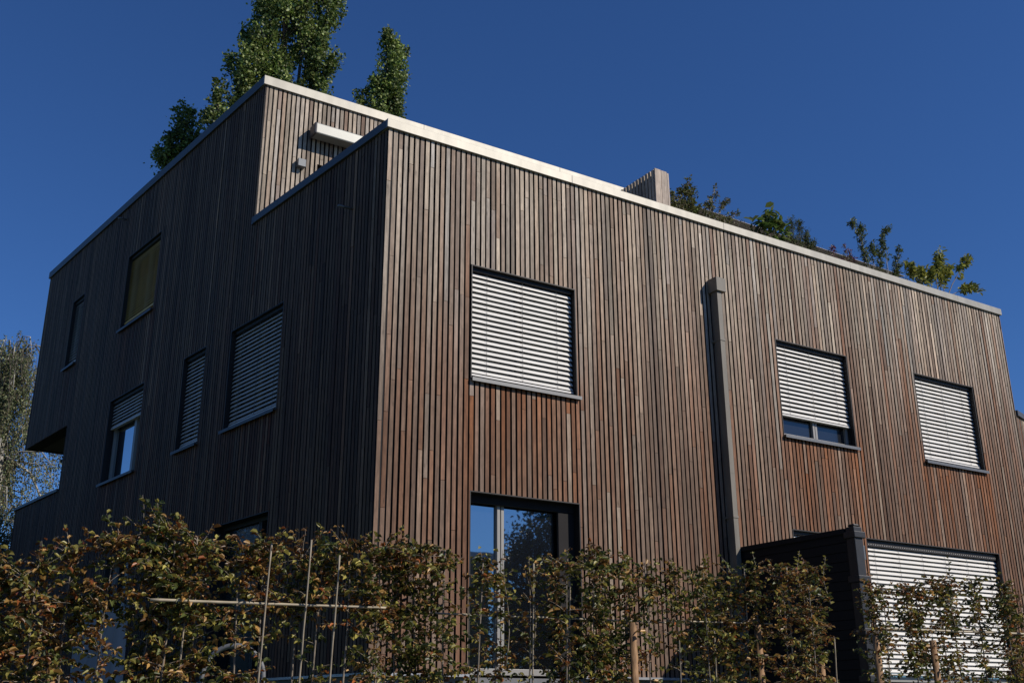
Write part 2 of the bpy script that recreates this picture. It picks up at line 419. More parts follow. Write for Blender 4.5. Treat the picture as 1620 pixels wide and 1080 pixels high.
# parapet caps
def capmesh(tf,flip,u0,u1,z0,h,ov=.035,deep=.34,mat='cap',seams=3.0,endov=0):
    m=MB(tf,flip); u=u0; i=0
    while u<u1-.01:
        v=min(u1,u+seams)
        m.box(u+(.0015 if i else 0),v,-ov,deep,z0+.006*0,z0+h)
        u=v; i+=1
    return m.build('parapet_cap',M[mat],house,bevel=.004)
capmesh(front,False,-.035,W+.03,H1,.125)
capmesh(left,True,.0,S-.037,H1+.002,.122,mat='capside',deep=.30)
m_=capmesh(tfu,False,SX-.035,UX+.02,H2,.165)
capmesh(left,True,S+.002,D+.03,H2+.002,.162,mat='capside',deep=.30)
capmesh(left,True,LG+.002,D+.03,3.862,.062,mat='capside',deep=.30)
# loggia corner step of the parapet end seen against the upper wall
m=MB(left,True); m.box(S-.035,S+.012,-.036,-.004,H1-.01,H1+.12); m.build('flashing',M['capside'],house)

# ---------------------------------------------------------------- windows
def slats(m,u0,u1,ztop,zbot,w,pitch=.0715,mat=0,tilt=.030):
    z=ztop-.01; k=0
    while z-pitch>zbot:
        j=rnd.uniform(-.0015,.0015); jt=rnd.uniform(-.002,.002)
        prof=[(w+tilt*.75+jt,z-.002),(w+tilt*.2,z-.014+j),(w-tilt*.35,z-.034+j),(w-tilt*.75+jt,z-.0605+j)]
        dz=rnd.uniform(-.0015,.0015)
        vs=[(u0,a,b) for a,b in prof]+[(u1,a,b+dz) for a,b in prof]
        m.add(vs,[(i+4,i+5,i+1,i) if not m.flip else (i+4,i+5,i+1,i) for i in range(3)],mat,smooth=True)
        # thin front lip gives the slat a thickness
        a,b=prof[3]; m.box(u0,u1,a-.0015,a+.0015,b-.0035+dz,b+.0005+dz,mat)
        z-=pitch; k+=1
    return z
def window(o, tf, flip, blind='slat', bottom=None, door=False, wood_edge=True, mull=None, sill=True, bw=.10, glassw=.17, label=None, head=0.0, dim=False):
    u0,u1,z0,z1=o
    # opening lining
    m=MB(tf,flip); t=.014
    m.box(u0,u0+t,.002,.30,z0,z1); m.box(u1-t,u1,.002,.30,z0,z1)
    m.box(u0+t,u1-t,.002,.30,z1-t,z1)
    if not door: m.box(u0+t,u1-t,.02,.30,z0,z0+t)
    kind='door' if door else 'window'
    win=m.build(kind,M['reveal'],house)
    if label: win['label']=label
    win['_o']=[0,0,0]
    a,b,c,d=u0+t,u1-t,z0+(0 if door else t),z1-t
    # frame
    m=MB(tf,flip); g=glassw; fw=.06
    bars=mull or [(a+b)/2]
    m.box(a,a+fw,g-.03,g+.05,c,d); m.box(b-fw,b,g-.03,g+.05,c,d)
    m.box(a+fw,b-fw,g-.03,g+.05,c,c+.075); m.box(a+fw,b-fw,g-.03,g+.05,d-fw,d)
    for x in bars:
        m.box(x-.052,x-.008,g-.034,g+.05,c+.075,d-fw); m.box(x+.008,x+.052,g-.030,g+.05,c+.075,d-fw); m.box(x-.008,x+.008,g-.01,g+.04,c+.075,d-fw)
    fr=m.build('frame',M['reveal' if (dim and door) else 'frame'],win,bevel=.003)
    # glass
    m=MB(tf,flip); edges=[a+fw]+sorted(sum([[x-.052,x+.052] for x in bars],[]))+[b-fw]
    for i in range(0,len(edges),2): m.box(edges[i],edges[i+1],g+.012,g+.018,c+.075,d-fw)
    m.build('pane',M['dglass' if dim else 'glass'],win)
    # dark room behind
    m=MB(tf,flip); m.box(a,b,g+.06,g+.07,c,d); m.build('room_lining',M['backing'],win)
    if blind:
        zb=c+.03 if bottom is None else bottom
        m=MB(tf,flip)
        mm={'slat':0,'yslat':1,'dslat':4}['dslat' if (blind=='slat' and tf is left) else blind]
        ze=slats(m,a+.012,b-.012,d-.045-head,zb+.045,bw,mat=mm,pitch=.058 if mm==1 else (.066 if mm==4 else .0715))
        m.box(a+.012,b-.012,bw-.03,bw+.03,ze-.032,ze-.008,mm)                 # bottom rail
        n=3 if b-a<2.2 else 7
        m.box(a+.004,b-.004,bw-.045,bw+.045,d-.05-head,d-.002,2)
        cs=[a+(b-a)*f for f in ((.16,.5,.84) if n==3 else [.07+.86*i/5 for i in range(6)])]
        if b-a<1.0: cs=[a+(b-a)*f for f in (.2,.8)]
        for x in cs: m.box(x-.002,x+.002,bw-.0275,bw-.0255,ze,d-.05-head,3)
        # side guide rails
        for x in (a,b-.018): m.box(x+.001,x+.011,bw-.012,bw+.012,c,d-.05,2)
        if head:                                    # white blocks painted in for light through the bunched head's cord holes
            for q in range(int((b-a)/.055)): m.box(a+.03+q*.055,a+.046+q*.055,bw-.05,bw-.046,d-.078,d-.070,0)
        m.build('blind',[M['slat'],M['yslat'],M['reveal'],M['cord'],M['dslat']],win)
    if sill:
        m=MB(tf,flip)
        m.box(u0-.004,u1+.035,-.052,.14,z0-.012,z0+.014) ; m.box(u0-.004,u1+.035,-.052,-.046,z0-.034,z0-.012)
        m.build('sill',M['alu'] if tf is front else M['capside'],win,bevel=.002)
    return win
window(F_OPEN['F1'],front,False,mull=[2.15],label='large window fully covered by a pale slatted blind above the glazed door')
window(F_OPEN['F2'],front,False,bottom=3.975,mull=[7.83],dim=True,label='window with its pale blind stopping short of the sill')
window(F_OPEN['F3'],front,False,mull=[11.2],label='window with closed pale blind nearest the right end of the front')
window(F_OPEN['F4'],front,False,mull=[9.5,10.3,11.2],sill=False,door=True,head=.05,label='wide ground floor opening with pale blind behind the hedge')
window(F_OPEN['F5'],front,False,blind=None,door=True,mull=[1.85],sill=False,glassw=.20,label='glazed terrace door reflecting sky and a tree')
window(F_OPEN['F6'],front,False,mull=[7.55],label='ground floor window mostly hidden by the black screen')
window(L_OPEN['L1'],left,True,label='narrow top floor window on the shaded side')
window(L_OPEN['L2'],left,True,blind='yslat',bottom=6.78,label='top floor window with an ochre blind on the shaded side')
window(L_OPEN['L3'],left,True,bottom=4.60,mull=[8.32],label='shaded side window with its blind half raised')
window(L_OPEN['L4'],left,True,label='narrow window with closed blind on the shaded side')
window(L_OPEN['L5'],left,True,label='wide window with closed blind on the shaded side')
window(L_OPEN['L6'],left,True,blind=None,door=True,sill=False,mull=[3.1],dim=True,label='dark ground floor door behind the hedge on the shaded side')
window(L_OPEN['L7'],left,True,blind=None,door=True,sill=False,label='far ground floor door on the shaded side')
# door extras: blind box above the glazing, dark side panel
m=MB(); m.box(1.312,2.97,.12,.165,2.06,2.165); m.build('blind_box',M['backing'],house)
m=MB(); m.box(2.72,2.97,.13,.17,0,2.055); m.build('side_panel',M['backing'],house)
# terrace glazing of the upper storey
m=MB(tfu); m.box(.48,3.4,.12,.16,FLOOR,8.275); m.build('door',M['backing'],house)

# ---------------------------------------------------------------- fittings of the house
for a_,b_ in ((0,1.296),(2.986,8.6),(12.08,W)):
    m=MB(); m.box(a_,b_,-.030,.04,-.032,-.002); m.build('base_strip',M['strip'],house)
for a_,b_ in ((.04,2.62),(4.3,7.3),(8.6,D)):
    m=MB(left,True); m.box(a_,b_,-.030,.04,-.032,-.002); m.build('base_strip',M['strip'],house)
m=MB(); m.add([(.05,.05,-1.4),(W-.05,.05,-1.4),(W-.05,12,-1.4),(8.5,14.4,-1.4),(BX+.05,BY-.05,-1.4),
               (.05,.05,-.034),(W-.05,.05,-.034),(W-.05,12,-.034),(8.5,14.4,-.034),(BX+.05,BY-.05,-.034)],
              [(0,1,6,5),(1,2,7,6),(2,3,8,7),(3,4,9,8),(4,0,5,9),(5,6,7,8,9)]); m.build('plinth',M['plinth'],house)
m=MB()
m.box(5.575,5.665,-.175,-.045,-.6,5.71)
for z in (4.9,2.2): m.box(5.568,5.672,-.182,.0,z,z+.03)
m.box(5.573,5.667,-.177,-.043,2.85,2.853)
dp=m.build('downpipe',M['pipe'],house,bevel=.006)
m=MB(); m.box(5.545,5.735,-.21,.0,5.705,5.925); m.box(5.552,5.728,-.203,-.01,5.925,5.935); m.build('rainwater_head',M['pipe'],dp,bevel=.005)
m=MB(tfu)
m.box(.305,4.1,-.26,-.03,8.70,8.90)
cs=m.build('awning_cassette',M['cassette'],house,bevel=.02)
m=MB(tfu); m.box(.298,.345,-.268,-.02,8.69,8.905); m.build('end_cap',M['capside'],cs,bevel=.025)
m=MB(tfu); m.box(.11,.242,-.11,-.004,8.10,8.235); wl=m.build('wall_lamp',M['lamp'],house,bevel=.003)
for (u,z,L) in ((.83,6.03,.22),(9.85,9.25,.16)):
    m=MB(left,True); m.tube([(u,.02,z),(u,-L*.5,z-.01),(u,-L,z-.02)],.018,seg=8); m.build('overflow_spout',M['alu'],house)
# light canopy over the rear of the roof terrace: its shaded underside shows above the parapet
m=MB()
m.add([(6.9,2.02,8.56),(13.32,2.02,8.465),(13.6,5.4,9.15),(7.1,5.4,9.2),(6.9,2.02,8.565),(13.32,2.02,8.470),(13.6,5.4,9.155),(7.1,5.4,9.205)],
      [(0,3,2,1),(4,5,6,7),(0,1,5,4),(1,2,6,5),(2,3,7,6),(3,0,4,7)])
for x in (7.3,10.2,13.1): m.tube([(x,2.2,FLOOR),(x,2.2,8.5)],.03,mat=1)
m.build('canopy',[M['canopy'],M['alu']],house)

# ---------------------------------------------------------------- slatted screen on the roof terrace
sc=thing('roof_screen','short slatted wooden screen standing up above the front roof edge beside the first roof shrub','screen',(4.9,.3,FLOOR))
m=MB()
def scol(): 
    b=rnd.uniform(.85,1.15); c=lerp(GREY,TAN,rnd.random()); return tuple(x*b for x in c)
for i in range(12):
    y=.345+i*.080
    m.box(4.868,4.893,y,y+.055,FLOOR,7.85-rnd.uniform(0,.006),0,scol(),(i*7,3,i))
    m.box(5.127,5.152,y,y+.055,FLOOR,7.85-rnd.uniform(0,.006),0,scol(),(i*5,9,i))
m.build('slat_panel',M['wood'],sc)
m=MB()
m.box(4.866,4.988,.30,.328,FLOOR,7.853,0,(.47,.38,.30),(3,1,2)); m.box(4.998,5.118,.302,.328,FLOOR,7.85,0,(.43,.35,.28),(8,5,2)); m.box(5.128,5.158,.305,.328,FLOOR,7.835,0,(.40,.33,.27),(4,1,9))
m.build('board',M['wood'],sc)
m=MB(); m.box(4.90,5.12,.335,1.26,FLOOR,7.78); m.build('core',M['backing'],sc)

# ---------------------------------------------------------------- black screen between the gardens
fn=thing('privacy_screen','tall black timber screen with a banded end post standing out from the house front','screen',(5.72,-1.0,-.9))
m=MB()
for i in range(22):
    z=-.9+i*.12; m.box(5.70,5.725,-2.05,-.002,z,z+.113)
m.box(5.735,5.76,-2.05,-.002,-.9,1.72)
m.build('panel',M['black'],fn)
m=MB(); m.box(5.675,5.78,-2.04,-.003,1.72,1.79); m.build('top_rail',M['black'],fn,bevel=.006)
m=MB(); m.box(5.69,5.84,-2.19,-2.05,-1.3,1.80); m.box(5.678,5.694,-2.20,-2.17,-1.3,1.72)
po=m.build('post',M['post'],fn,bevel=.012)
for z in (1.655,1.10,.455,-.10,-.7):
    m=MB(); m.box(5.665,5.875,-2.215,-2.03,z,z+.085); m.build('band',M['post'],po,bevel=.01)
m=MB(); m.box(5.71,5.82,-2.18,-2.07,1.80,1.84); m.build('post_cap',M['post'],po,bevel=.02)
m=MB(); m.box(5.87,5.95,-2.12,-2.06,1.40,1.58); m.build('bracket',M['alu'],fn,bevel=.004)

# ---------------------------------------------------------------- neighbour's wall at the right
nb=thing('neighbour_wall','lower timber clad wall with metal cap beyond the right end of the house','wall',(13.35,.1,-.7))
dn=np.array([math.cos(.29),math.sin(.29)]); nn=np.array([-dn[1],dn[0]])
def tfn(u,w,z): p=np.array([13.34,.02])+dn*u+nn*w; return (p[0],p[1],z)
m=cladding([(0,7,-.7,4.87)],[],tfn,False,uend=7); m.box(0,7,.045,.3,-.7,4.87,1); m.build('cladding',[M['wood'],M['backing']],nb)
m=MB(tfn); m.box(0,7.03,-.035,.34,4.872,4.98); m.build('cap',M['capside'],nb,bevel=.004)

# ---------------------------------------------------------------- small garden things half hidden behind the hedge
m=MB(lambda u,w,z: left(u,w-1.0,z))
n=34; vs=[]
for j,z in enumerate((1.04,.2,-.75)):
    for i in range(n): vs.append((4.65+2.0*i/(n-1), .06*math.sin(i*1.15+j*.5)+.02*math.sin(i*2.7), z-.05*math.sin(i*.3)))
m.add(vs,[(j*n+i,j*n+i+1,(j+1)*n+i+1,(j+1)*n+i) for j in range(2) for i in range(n-1)],smooth=True)
tag(m.build('hanging_sheet',M['sheet'],None,origin=(-1.65,4.9,-.75)),'pale lavender white sheet hanging in folds behind the left end of the hedge','sheet')
m=MB(); cx,cyy,cz=-1.39,.42,-.06; vx=np.array([.84,-.54,0])
m.tube([np.array([cx,cyy,cz])+.33*(math.cos(t)*vx+math.sin(t)*ZUP) for t in np.linspace(0,2*math.pi,40)],.028,seg=8,cap=False)
hp=m.build('ring',M['hoop'],None,origin=(cx,cyy,cz)); hp.name='garden_hoop'
tag(hp,'grey rubber hoop standing upright behind the hedge left of the house corner','hoop')
m=MB(); m.tube([(cx,cyy,-.8),(cx,cyy,cz-.33)],.02); m.build('stand',M['hoop'],hp)

# ================================================================ HEDGE
GRN=np.array([.085,.100,.026]); LGR=np.array([.27,.235,.055]); BRN=np.array([.130,.062,.022]); RUS=np.array([.27,.085,.022]); TANL=np.array([.36,.21,.065]); DGR=np.array([.035,.048,.015])
top_s=[-2.8,-2.59,-2.34,-2.18,-1.98,-1.67,-1.38,-.92,-.42,-.04,.48,.85,1.21,1.67,2.16,2.4,2.66,3.1,3.5,3.9,4.6]
top_z=[t-.015-(.06 if i<5 else (.02 if i<8 else 0)) for i,t in enumerate([.20,.22,.34,.40,.50,.44,.42,.42,.43,.33,.43,.42,.36,.42,.42,.33,.31,.38,.40,.37,.38])]
def topz(s): return float(np.interp(s,top_s,top_z))
# s, density, share of brown, reach below the rail (0 = bare legs)
plants=[(-3.0,1,.4,1),(-2.78,1,.4,1),(-2.6,1.1,.45,1),(-2.42,1.1,.4,1),(-2.25,1.1,.7,1),(-2.10,1.2,.6,.7),(-1.95,1.25,.35,1),(-1.80,1.2,.35,1),(-1.66,1.15,.45,1),(-1.50,1.1,.5,.9),
 (-1.33,.95,.55,.35),(-1.20,.7,.4,.15),(-1.08,.6,.4,.2),(-.95,.75,.4,.3),(-.80,.85,.35,.5),(-.64,.9,.25,.8),(-.50,1.0,.25,1),(-.36,.85,.25,1),(-.22,.5,.4,.6),(-.08,.5,.45,.6),
 (.05,.35,.35,.7),(.20,.4,.3,.6),(.34,.95,.3,1),(.46,1.25,.15,1),(.60,1.1,.12,.9),(.74,1.0,.25,.8),(.88,.6,.35,.7),(1.02,.55,.4,.7),(1.17,.6,.3,.8),(1.32,.9,.3,.9),(1.48,1.15,.45,1),(1.62,1,.6,1),
 (1.77,.95,.6,.9),(1.92,1.0,.55,1),(2.09,1.0,.6,1),(2.55,.45,.4,.6),(2.68,.95,.3,1),(2.83,1.05,.35,.9),(2.98,1,.45,.8),(3.14,.85,.45,.8),(3.3,.9,.5,.8),(3.46,1,.3,1),(3.62,1.1,.3,1),(3.8,1,.5,1),(3.98,1,.4,1),(4.2,1,.4,1),(4.4,1,.4,1)]
ordn=lambda n: str(n)+('th' if 10<=n%100<=20 else {1:'st',2:'nd',3:'rd'}.get(n%10,'th'))
VISIBLE=[p for p in plants if -2.75<p[0]<4.05]
def sapling(s,dens,brown,low):
    base=hedge(s+rng.normal()*.01,rng.normal()*.03,GZ)
    tz=topz(s)
    look='mostly green' if brown<.3 else ('mixed green and brown' if brown<.5 else 'mostly rust brown')
    if (s,dens,brown,low) in VISIBLE:
        k=VISIBLE.index((s,dens,brown,low))+1
        lb='hedge sapling with %s leaves, %s sapling from the left'%(look,ordn(k))
    else: lb='hedge sapling beyond the %s end of the hedge in view'%('left' if s<0 else 'right')
    t=thing('hedge_sapling',lb,'hedge plant',base,'young hornbeam saplings of the front hedge')
    lean=rng.normal()*.03; lo=rng.normal()*.03
    H=tz-GZ
    path=[base+HD*(lean*f*1.2+.012*math.sin(f*9+s*7))+HN*(lo*f)+ZUP*(H*f) for f in np.linspace(0,1,12)]
    m=MB(lambda *p:p)
    rr=rng.uniform(.008,.0115)
    m.tube(path,[rr*(1-.72*f) for f in np.linspace(0,1,12)],seg=6)
    P=[];Dd=[];Nn=[];Ll=[];Ww=[];Cc=[]
    def at(f): 
        x=f*11; i=min(10,int(x)); return path[i]*(1-(x-i))+path[i+1]*(x-i)
    ntw=int((128 if s<-1.4 else 150)*dens)
    for k in range(ntw+4):
        if k<ntw: f=1-rng.beta(1.0,1.5)*.72
        else: f=rng.uniform(.955,.995)
        z=GZ+H*f
        if z<.02 and rng.random()>(low*.85+.08 if s<-.7 else low*.6+.4): continue
        if z<-.9 and rng.random()<.5: continue
        o=at(f)
        sd=rng.choice([-1,1])
        d=unit(HD*sd*rng.uniform(.45,1)+HN*rng.normal()*.6+ZUP*rng.uniform(-.1,1.0))
        if k>=ntw: d=unit(HD*rng.normal()*.35+HN*rng.normal()*.3+ZUP)
        ln=rng.uniform(.04,.19+.06*(z>-.15) if s<-.6 else .16)*(1 if k<ntw else .8)
        pts=[o]; dd=d.copy()
        for q in range(5):
            dd=unit(dd+rv()*.14+ZUP*(-.06)); pts.append(pts[-1]+dd*ln/5)
        m.tube(pts,[.0028*(1-.14*q) for q in range(6)],seg=3,cap=False)
        nb_=rng.random()<brown*1.0+.10
        tb=rng.uniform(.72,1.2)
        nl=int(ln/.0125)+2
        for q in range(nl):
            x=(q+.6)/nl*5; i=min(4,int(x)); p=pts[i]*(1-(x-i))+pts[i+1]*(x-i)
            tw=unit(pts[i+1]-pts[i]); sdv=np.cross(tw,ZUP); sdv=unit(sdv)*(1 if q%2 else -1)
            ld=unit(tw*.55+sdv*.8+ZUP*rng.uniform(-.55,.25)+rv()*.28)
            P.append(p+rv()*.008); Dd.append(ld); Nn.append(unit(ZUP*.9+HN*-.25+rv()*.5))
            L=rng.uniform(.018,.047)*(1.12-.04*(s+2.5)); 
            r=rng.random()
            if nb_: 
                c=BRN if r<.42 else (RUS if r<.50 else (TANL if r<.78 else LGR*.8)); 
                if rng.random()<.4: L*=.75
                w=L*rng.uniform(.30,.55)
            else: 
                c=GRN if r<.46 else (LGR if r<.80 else (DGR if r<.92 else TANL)); w=L*rng.uniform(.42,.62)
            Ll.append(L);Ww.append(w);Cc.append(c*tb*rng.uniform(.8,1.55))
    m.build('trunk',M['bark'],t)
    leaf_object('foliage',np.array(P),np.array(Dd),np.array(Nn),np.array(Ll),np.array(Ww),np.array(Cc),M['leaf'],t,fold=.36,droop=.30)
for p in plants: sapling(*p)
# taller shoots that stand out of the row
def shoot(s,o,z0,z1,label,col,n=26,L=.045):
    b=hedge(s,o,z0)
    t=thing('hedge_shoot',label,'hedge plant',b)
    path=[b+ZUP*((z1-z0)*f)+HD*.02*math.sin(f*5+s) for f in np.linspace(0,1,8)]
    m=MB(lambda *p:p); m.tube(path,[.004*(1-.7*f) for f in np.linspace(0,1,8)],seg=5); m.build('stem',M['bark'],t)
    P=[];Dd=[];Nn=[];Ll=[];Ww=[];Cc=[]
    for k in range(n):
        f=k/n; x=f*7; i=min(6,int(x)); p=path[i]*(1-(x-i))+path[i+1]*(x-i); a=k*2.4
        P.append(p); Dd.append(unit(np.array([math.cos(a),math.sin(a),.5]))); Nn.append(unit(ZUP+rv()*.3)); l=L*(1-.4*f)*rng.uniform(.7,1.2); Ll.append(l); Ww.append(l*.55); Cc.append(col*rng.uniform(.7,1.3))
    leaf_object('foliage',np.array(P),np.array(Dd),np.array(Nn),np.array(Ll),np.array(Ww),np.array(Cc),M['leaf'],t)
shoot(-2.0,.05,.2,.60,'tall fresh green shoot rising above the hedge beside the low left window',GRN*.9)
shoot(-1.93,-.03,.2,.55,'second green shoot just right of the tallest one at the left of the hedge',GRN*1.1)
shoot(-2.44,.0,.0,.34,'small green shoot above the far left end of the hedge',GRN)
shoot(-.05,-.02,-.2,.42,'thin reddish tipped shoot in front of the glazed door',GRN,22)
shoot(.12,.0,-.1,.40,'narrow leafy shoot beside the door mullion',LGR*.7,26)
shoot(1.3,.0,.2,.47,'short green shoot in front of the downpipe foot',LGR*.8)
shoot(1.98,.0,.2,.53,'pale green shoot in front of the black screen',LGR)
shoot(2.14,-.05,.2,.50,'curved green shoot just left of the banded black post',LGR*.9)
shoot(3.2,-.02,.1,.56,'tall thin green shoot in front of the wide pale blind',GRN)
# rail, canes and stakes tied into the hedge
def pole(name,label,cat,a,b,r,mat,group=None,nodes=0,seg=10):
    a=np.array(a,float); b=np.array(b,float); n=max(2,nodes*3+2); L=np.linalg.norm(b-a)
    pts=[];rad=[]
    for i in range(n):
        f=i/(n-1); pts.append(a+(b-a)*f+ (rv()*.0006 if 0<i<n-1 else 0)); rad.append(r*(1.12 if nodes and i%3==1 else 1)*(1-.15*f))
    m=MB(lambda *p:p); m.tube(pts,rad,seg=seg)
    o=m.build(name,mat,None,origin=tuple(a)); tag(o,label,cat,group)
G='horizontal bamboo rails tied along the hedge'
pole('bamboo_rail','pale horizontal bamboo rail tied across the hedge left of the house corner','rail',hedge(-1.92,-.09,.078),hedge(-.75,-.09,.078),.0072,M['bamboo'],G,8)
pole('bamboo_rail','horizontal bamboo rail continuing across the hedge in front of the glazed door','rail',hedge(-.80,.07,.076),hedge(1.15,.07,.066),.006,M['bamboo'],G,8)
pole('bamboo_rail','horizontal bamboo rail at the stake in front of the black screen','rail',hedge(1.0,.03,.072),hedge(1.72,-.02,.070),.005,M['bamboo'],G,5)
pole('bamboo_rail','horizontal bamboo rail in the hedge below the wide pale blind','rail',hedge(2.55,-.02,.065),hedge(4.2,-.02,.06),.008,M['bamboo'],G,6)
G='round wooden hedge stakes'
for i,(s,z,lb) in enumerate([(-2.31,-.18,'orange brown round stake at the far left of the hedge'),(-1.835,-.02,'orange brown round stake below the left end of the bamboo rail'),(-.565,-.27,'short orange round stake just right of the house corner'),
        (.735,.05,'round stake in the green part of the hedge right of the glazed door'),(1.60,.06,'tall pale orange round stake in front of the black screen'),(2.05,-.15,'round stake in brown leaves left of the banded post'),
        (2.50,.02,'round stake right of the banded black post'),(2.97,.0,'round stake in front of the wide pale blind'),(4.15,.0,'round stake at the far right of the hedge')]):
    pole('hedge_stake',lb,'stake',hedge(s,-.035 if s>.5 else .02,GZ-.3),hedge(s,-.035 if s>.5 else .02,z),.025,M['stake'],G,0,14)
G='thin vertical bamboo canes in the hedge'
for i,(s,zt,le,lb) in enumerate([(-1.37,.37,.02,'long pale bamboo cane leaning right in the thin part of the hedge'),(-1.17,.40,.02,'straight pale bamboo cane left of the house corner'),(-1.02,.33,.02,'slender bamboo cane nearest the house corner on its left'),(-1.74,.1,-.01,'bamboo cane behind the left half of the bamboo rail'),
        (.13,.36,.0,'short pale cane standing in front of the door glass'),(.36,.36,.03,'pale cane at the right side of the glazed door'),(1.31,.02,.0,'low pale cane below the downpipe'),(1.56,.40,.01,'pale cane rising above the tall stake'),(1.88,.42,.0,'pale cane in front of the black screen'),(2.2,.0,.05,'thin cane leaning beside the banded post')]):
    pole('bamboo_cane',lb,'cane',hedge(s-.05-le,-.12 if i in (0,1,2) else .0,GZ),hedge(s,-.12 if i in (0,1,2) else .0,zt),.0052,M['cane'],G,7,7)

# ================================================================ ROOF PLANTS
def shrub(name,label,cat,base,stems,leaf,cols,n_per,spread,bark='bark',sr=.012,density_low=.15,aspect=.5,up=.3):
    base=np.array(base,float)
    t=thing(name,label,cat,base)
    m=MB(lambda *p:p); P=[];Dd=[];Nn=[];Ll=[];Ww=[];Cc=[]
    for st in stems:
        pts=[base]+[np.array(q,float) for q in st]
        # resample
        seglen=[np.linalg.norm(pts[i+1]-pts[i]) for i in range(len(pts)-1)]; tot=sum(seglen)
        def at(f):
            d=f*tot
            for i,l in enumerate(seglen):
                if d<=l or i==len(seglen)-1: return pts[i]+(pts[i+1]-pts[i])*min(1,d/l)
                d-=l
        path=[at(f)+(rv()*.012 if 0<f<1 else 0) for f in np.linspace(0,1,9)]
        m.tube(path,[sr*(1-.8*f) for f in np.linspace(0,1,9)],seg=5)
        for c in range(int(n_per*1.9)):
            f=1-rng.beta(1,1.6)*(1-density_low); p=at(f); d=unit(rv()+ZUP*up); ln=spread*rng.uniform(.3,1)*(1.15-.5*f)
            tip=p+d*ln; m.tube([p,(p+tip)/2+rv()*.01,tip],[.003,.002,.0015],seg=3,cap=False)
            tb=rng.uniform(.7,1.25)
            for k in range(8):
                q=p+(tip-p)*rng.uniform(.35,1.05); P.append(q+rv()*leaf*.25); Dd.append(unit(d*.6+rv()*.7)); Nn.append(unit(ZUP+rv()*.6))
                l=leaf*rng.uniform(.6,1.2); Ll.append(l); Ww.append(l*aspect*rng.uniform(.8,1.2)); c_=cols[rng.integers(len(cols))]; Cc.append(c_*tb*rng.uniform(.8,1.2))
    m.build('stem',M[bark],t)
    leaf_object('foliage',np.array(P),np.array(Dd),np.array(Nn),np.array(Ll),np.array(Ww),np.array(Cc),M['tleaf'],t,fold=.15)
pl=thing('roof_planter','long dark planter trough on the roof terrace just behind the front parapet','planter',(9.7,.65,FLOOR))
m=MB(); m.box(5.25,13.05,.40,.95,FLOOR,6.95); m.build('trough',M['capside'],pl)
m=MB(); m.box(5.28,13.02,.43,.92,6.951,6.96); m.build('soil',M['soil'],pl)
DG=np.array([.065,.085,.030]);MG=np.array([.13,.165,.042]);YG=np.array([.38,.38,.08]);OL=np.array([.17,.145,.065]);PU=np.array([.14,.045,.075]);TN=np.array([.16,.13,.08])
Y=.72
shrub('roof_shrub','bushy dark green shrub on the roof right beside the slatted screen','shrub',(5.75,Y,6.95),[[(5.75,Y,7.3),(5.60,Y,7.75)],[(5.8,Y,7.4),(5.78,Y,7.9)],[(5.6,Y,7.3),(5.45,Y,7.6)],[(6.1,Y,7.4),(6.15,Y,7.7)],[(5.85,Y,7.5),(5.95,Y,8.16)],[(6.0,Y,7.5),(6.08,Y,8.02)],[(5.95,Y,7.4),(5.95,Y,7.75)]],.052,[MG*.8,MG,OL],26,.17,sr=.01)
shrub('roof_shrub','airy shrub with small brownish leaves and arching twigs, second on the roof','shrub',(6.2,Y,6.95),[[(6.4,Y,7.6),(6.58,Y,8.12)],[(6.5,Y,7.5),(6.88,Y,8.02)],[(6.6,Y,7.45),(7.1,Y,7.80)],[(6.3,Y,7.5),(6.4,Y,7.85)]],.048,[MG*.7,OL,TN*1.2,MG],20,.15,bark='palebark',sr=.009)
shrub('leafy_plant','plant with big bright green leaves behind the roof edge','plant',(7.85,Y,6.95),[[(7.75,Y,7.5),(7.55,Y,7.85)],[(7.85,Y,7.6),(7.80,Y,8.02)],[(7.95,Y,7.5),(8.08,Y,7.95)],[(8.0,Y,7.5),(8.12,Y,7.74)]],.20,[MG,np.array([.09,.16,.03])],2.6,.10,sr=.012,aspect=.5,density_low=.6)
shrub('feathery_shrub','fine leaved dark feathery shrub beside the big leaved roof plant','shrub',(8.6,Y,6.95),[[(8.4,Y,7.5),(8.42,Y,8.02)],[(8.6,Y,7.5),(8.62,Y,8.03)],[(8.7,Y,7.4),(8.82,Y,7.86)],[(8.5,Y,7.4),(8.25,Y,7.75)],[(8.7,Y,7.3),(8.98,Y,7.68)]],.05,[DG,MG*.9],46,.15,sr=.006,aspect=.2,up=1.0)
shrub('purple_plant','low plant with dull purple leaves on the roof left of the white stemmed shrub','plant',(9.75,Y,6.95),[[(9.5,Y,7.4),(9.45,Y,7.78)],[(9.8,Y,7.4),(9.85,Y,7.82)],[(9.9,Y,7.4),(10.0,Y,7.75)]],.05,[PU,PU*1.4,OL],14,.13,sr=.006)
shrub('white_stemmed_shrub','open shrub with pale stems and dark leaf tufts on the roof','shrub',(10.5,Y,6.95),[[(10.4,Y,7.8),(10.25,Y,8.25),(10.1,Y,8.42)],[(10.4,Y,7.8),(10.3,Y,8.2),(10.42,Y,8.42)],[(10.6,Y,7.6),(10.65,Y,8.05)],[(10.5,Y,7.5),(10.35,Y,7.9)],[(10.8,Y,7.6),(10.85,Y,7.95)]],.06,[DG,MG*.9,MG],18,.14,bark='palebark',sr=.011,density_low=.62,aspect=.36)
shrub('white_stemmed_shrub','slim pale stemmed shrub with loose high tufts, right of the open pale stemmed one','shrub',(11.0,Y,6.95),[[(11.02,Y,7.9),(11.0,Y,8.35),(11.2,Y,8.52)],[(11.02,Y,7.9),(10.95,Y,8.3)],[(11.2,Y,7.6),(11.45,Y,8.16)],[(11.2,Y,7.5),(11.35,Y,7.8)]],.06,[DG,MG*.9,MG],15,.13,bark='palebark',sr=.009,density_low=.62,aspect=.36)
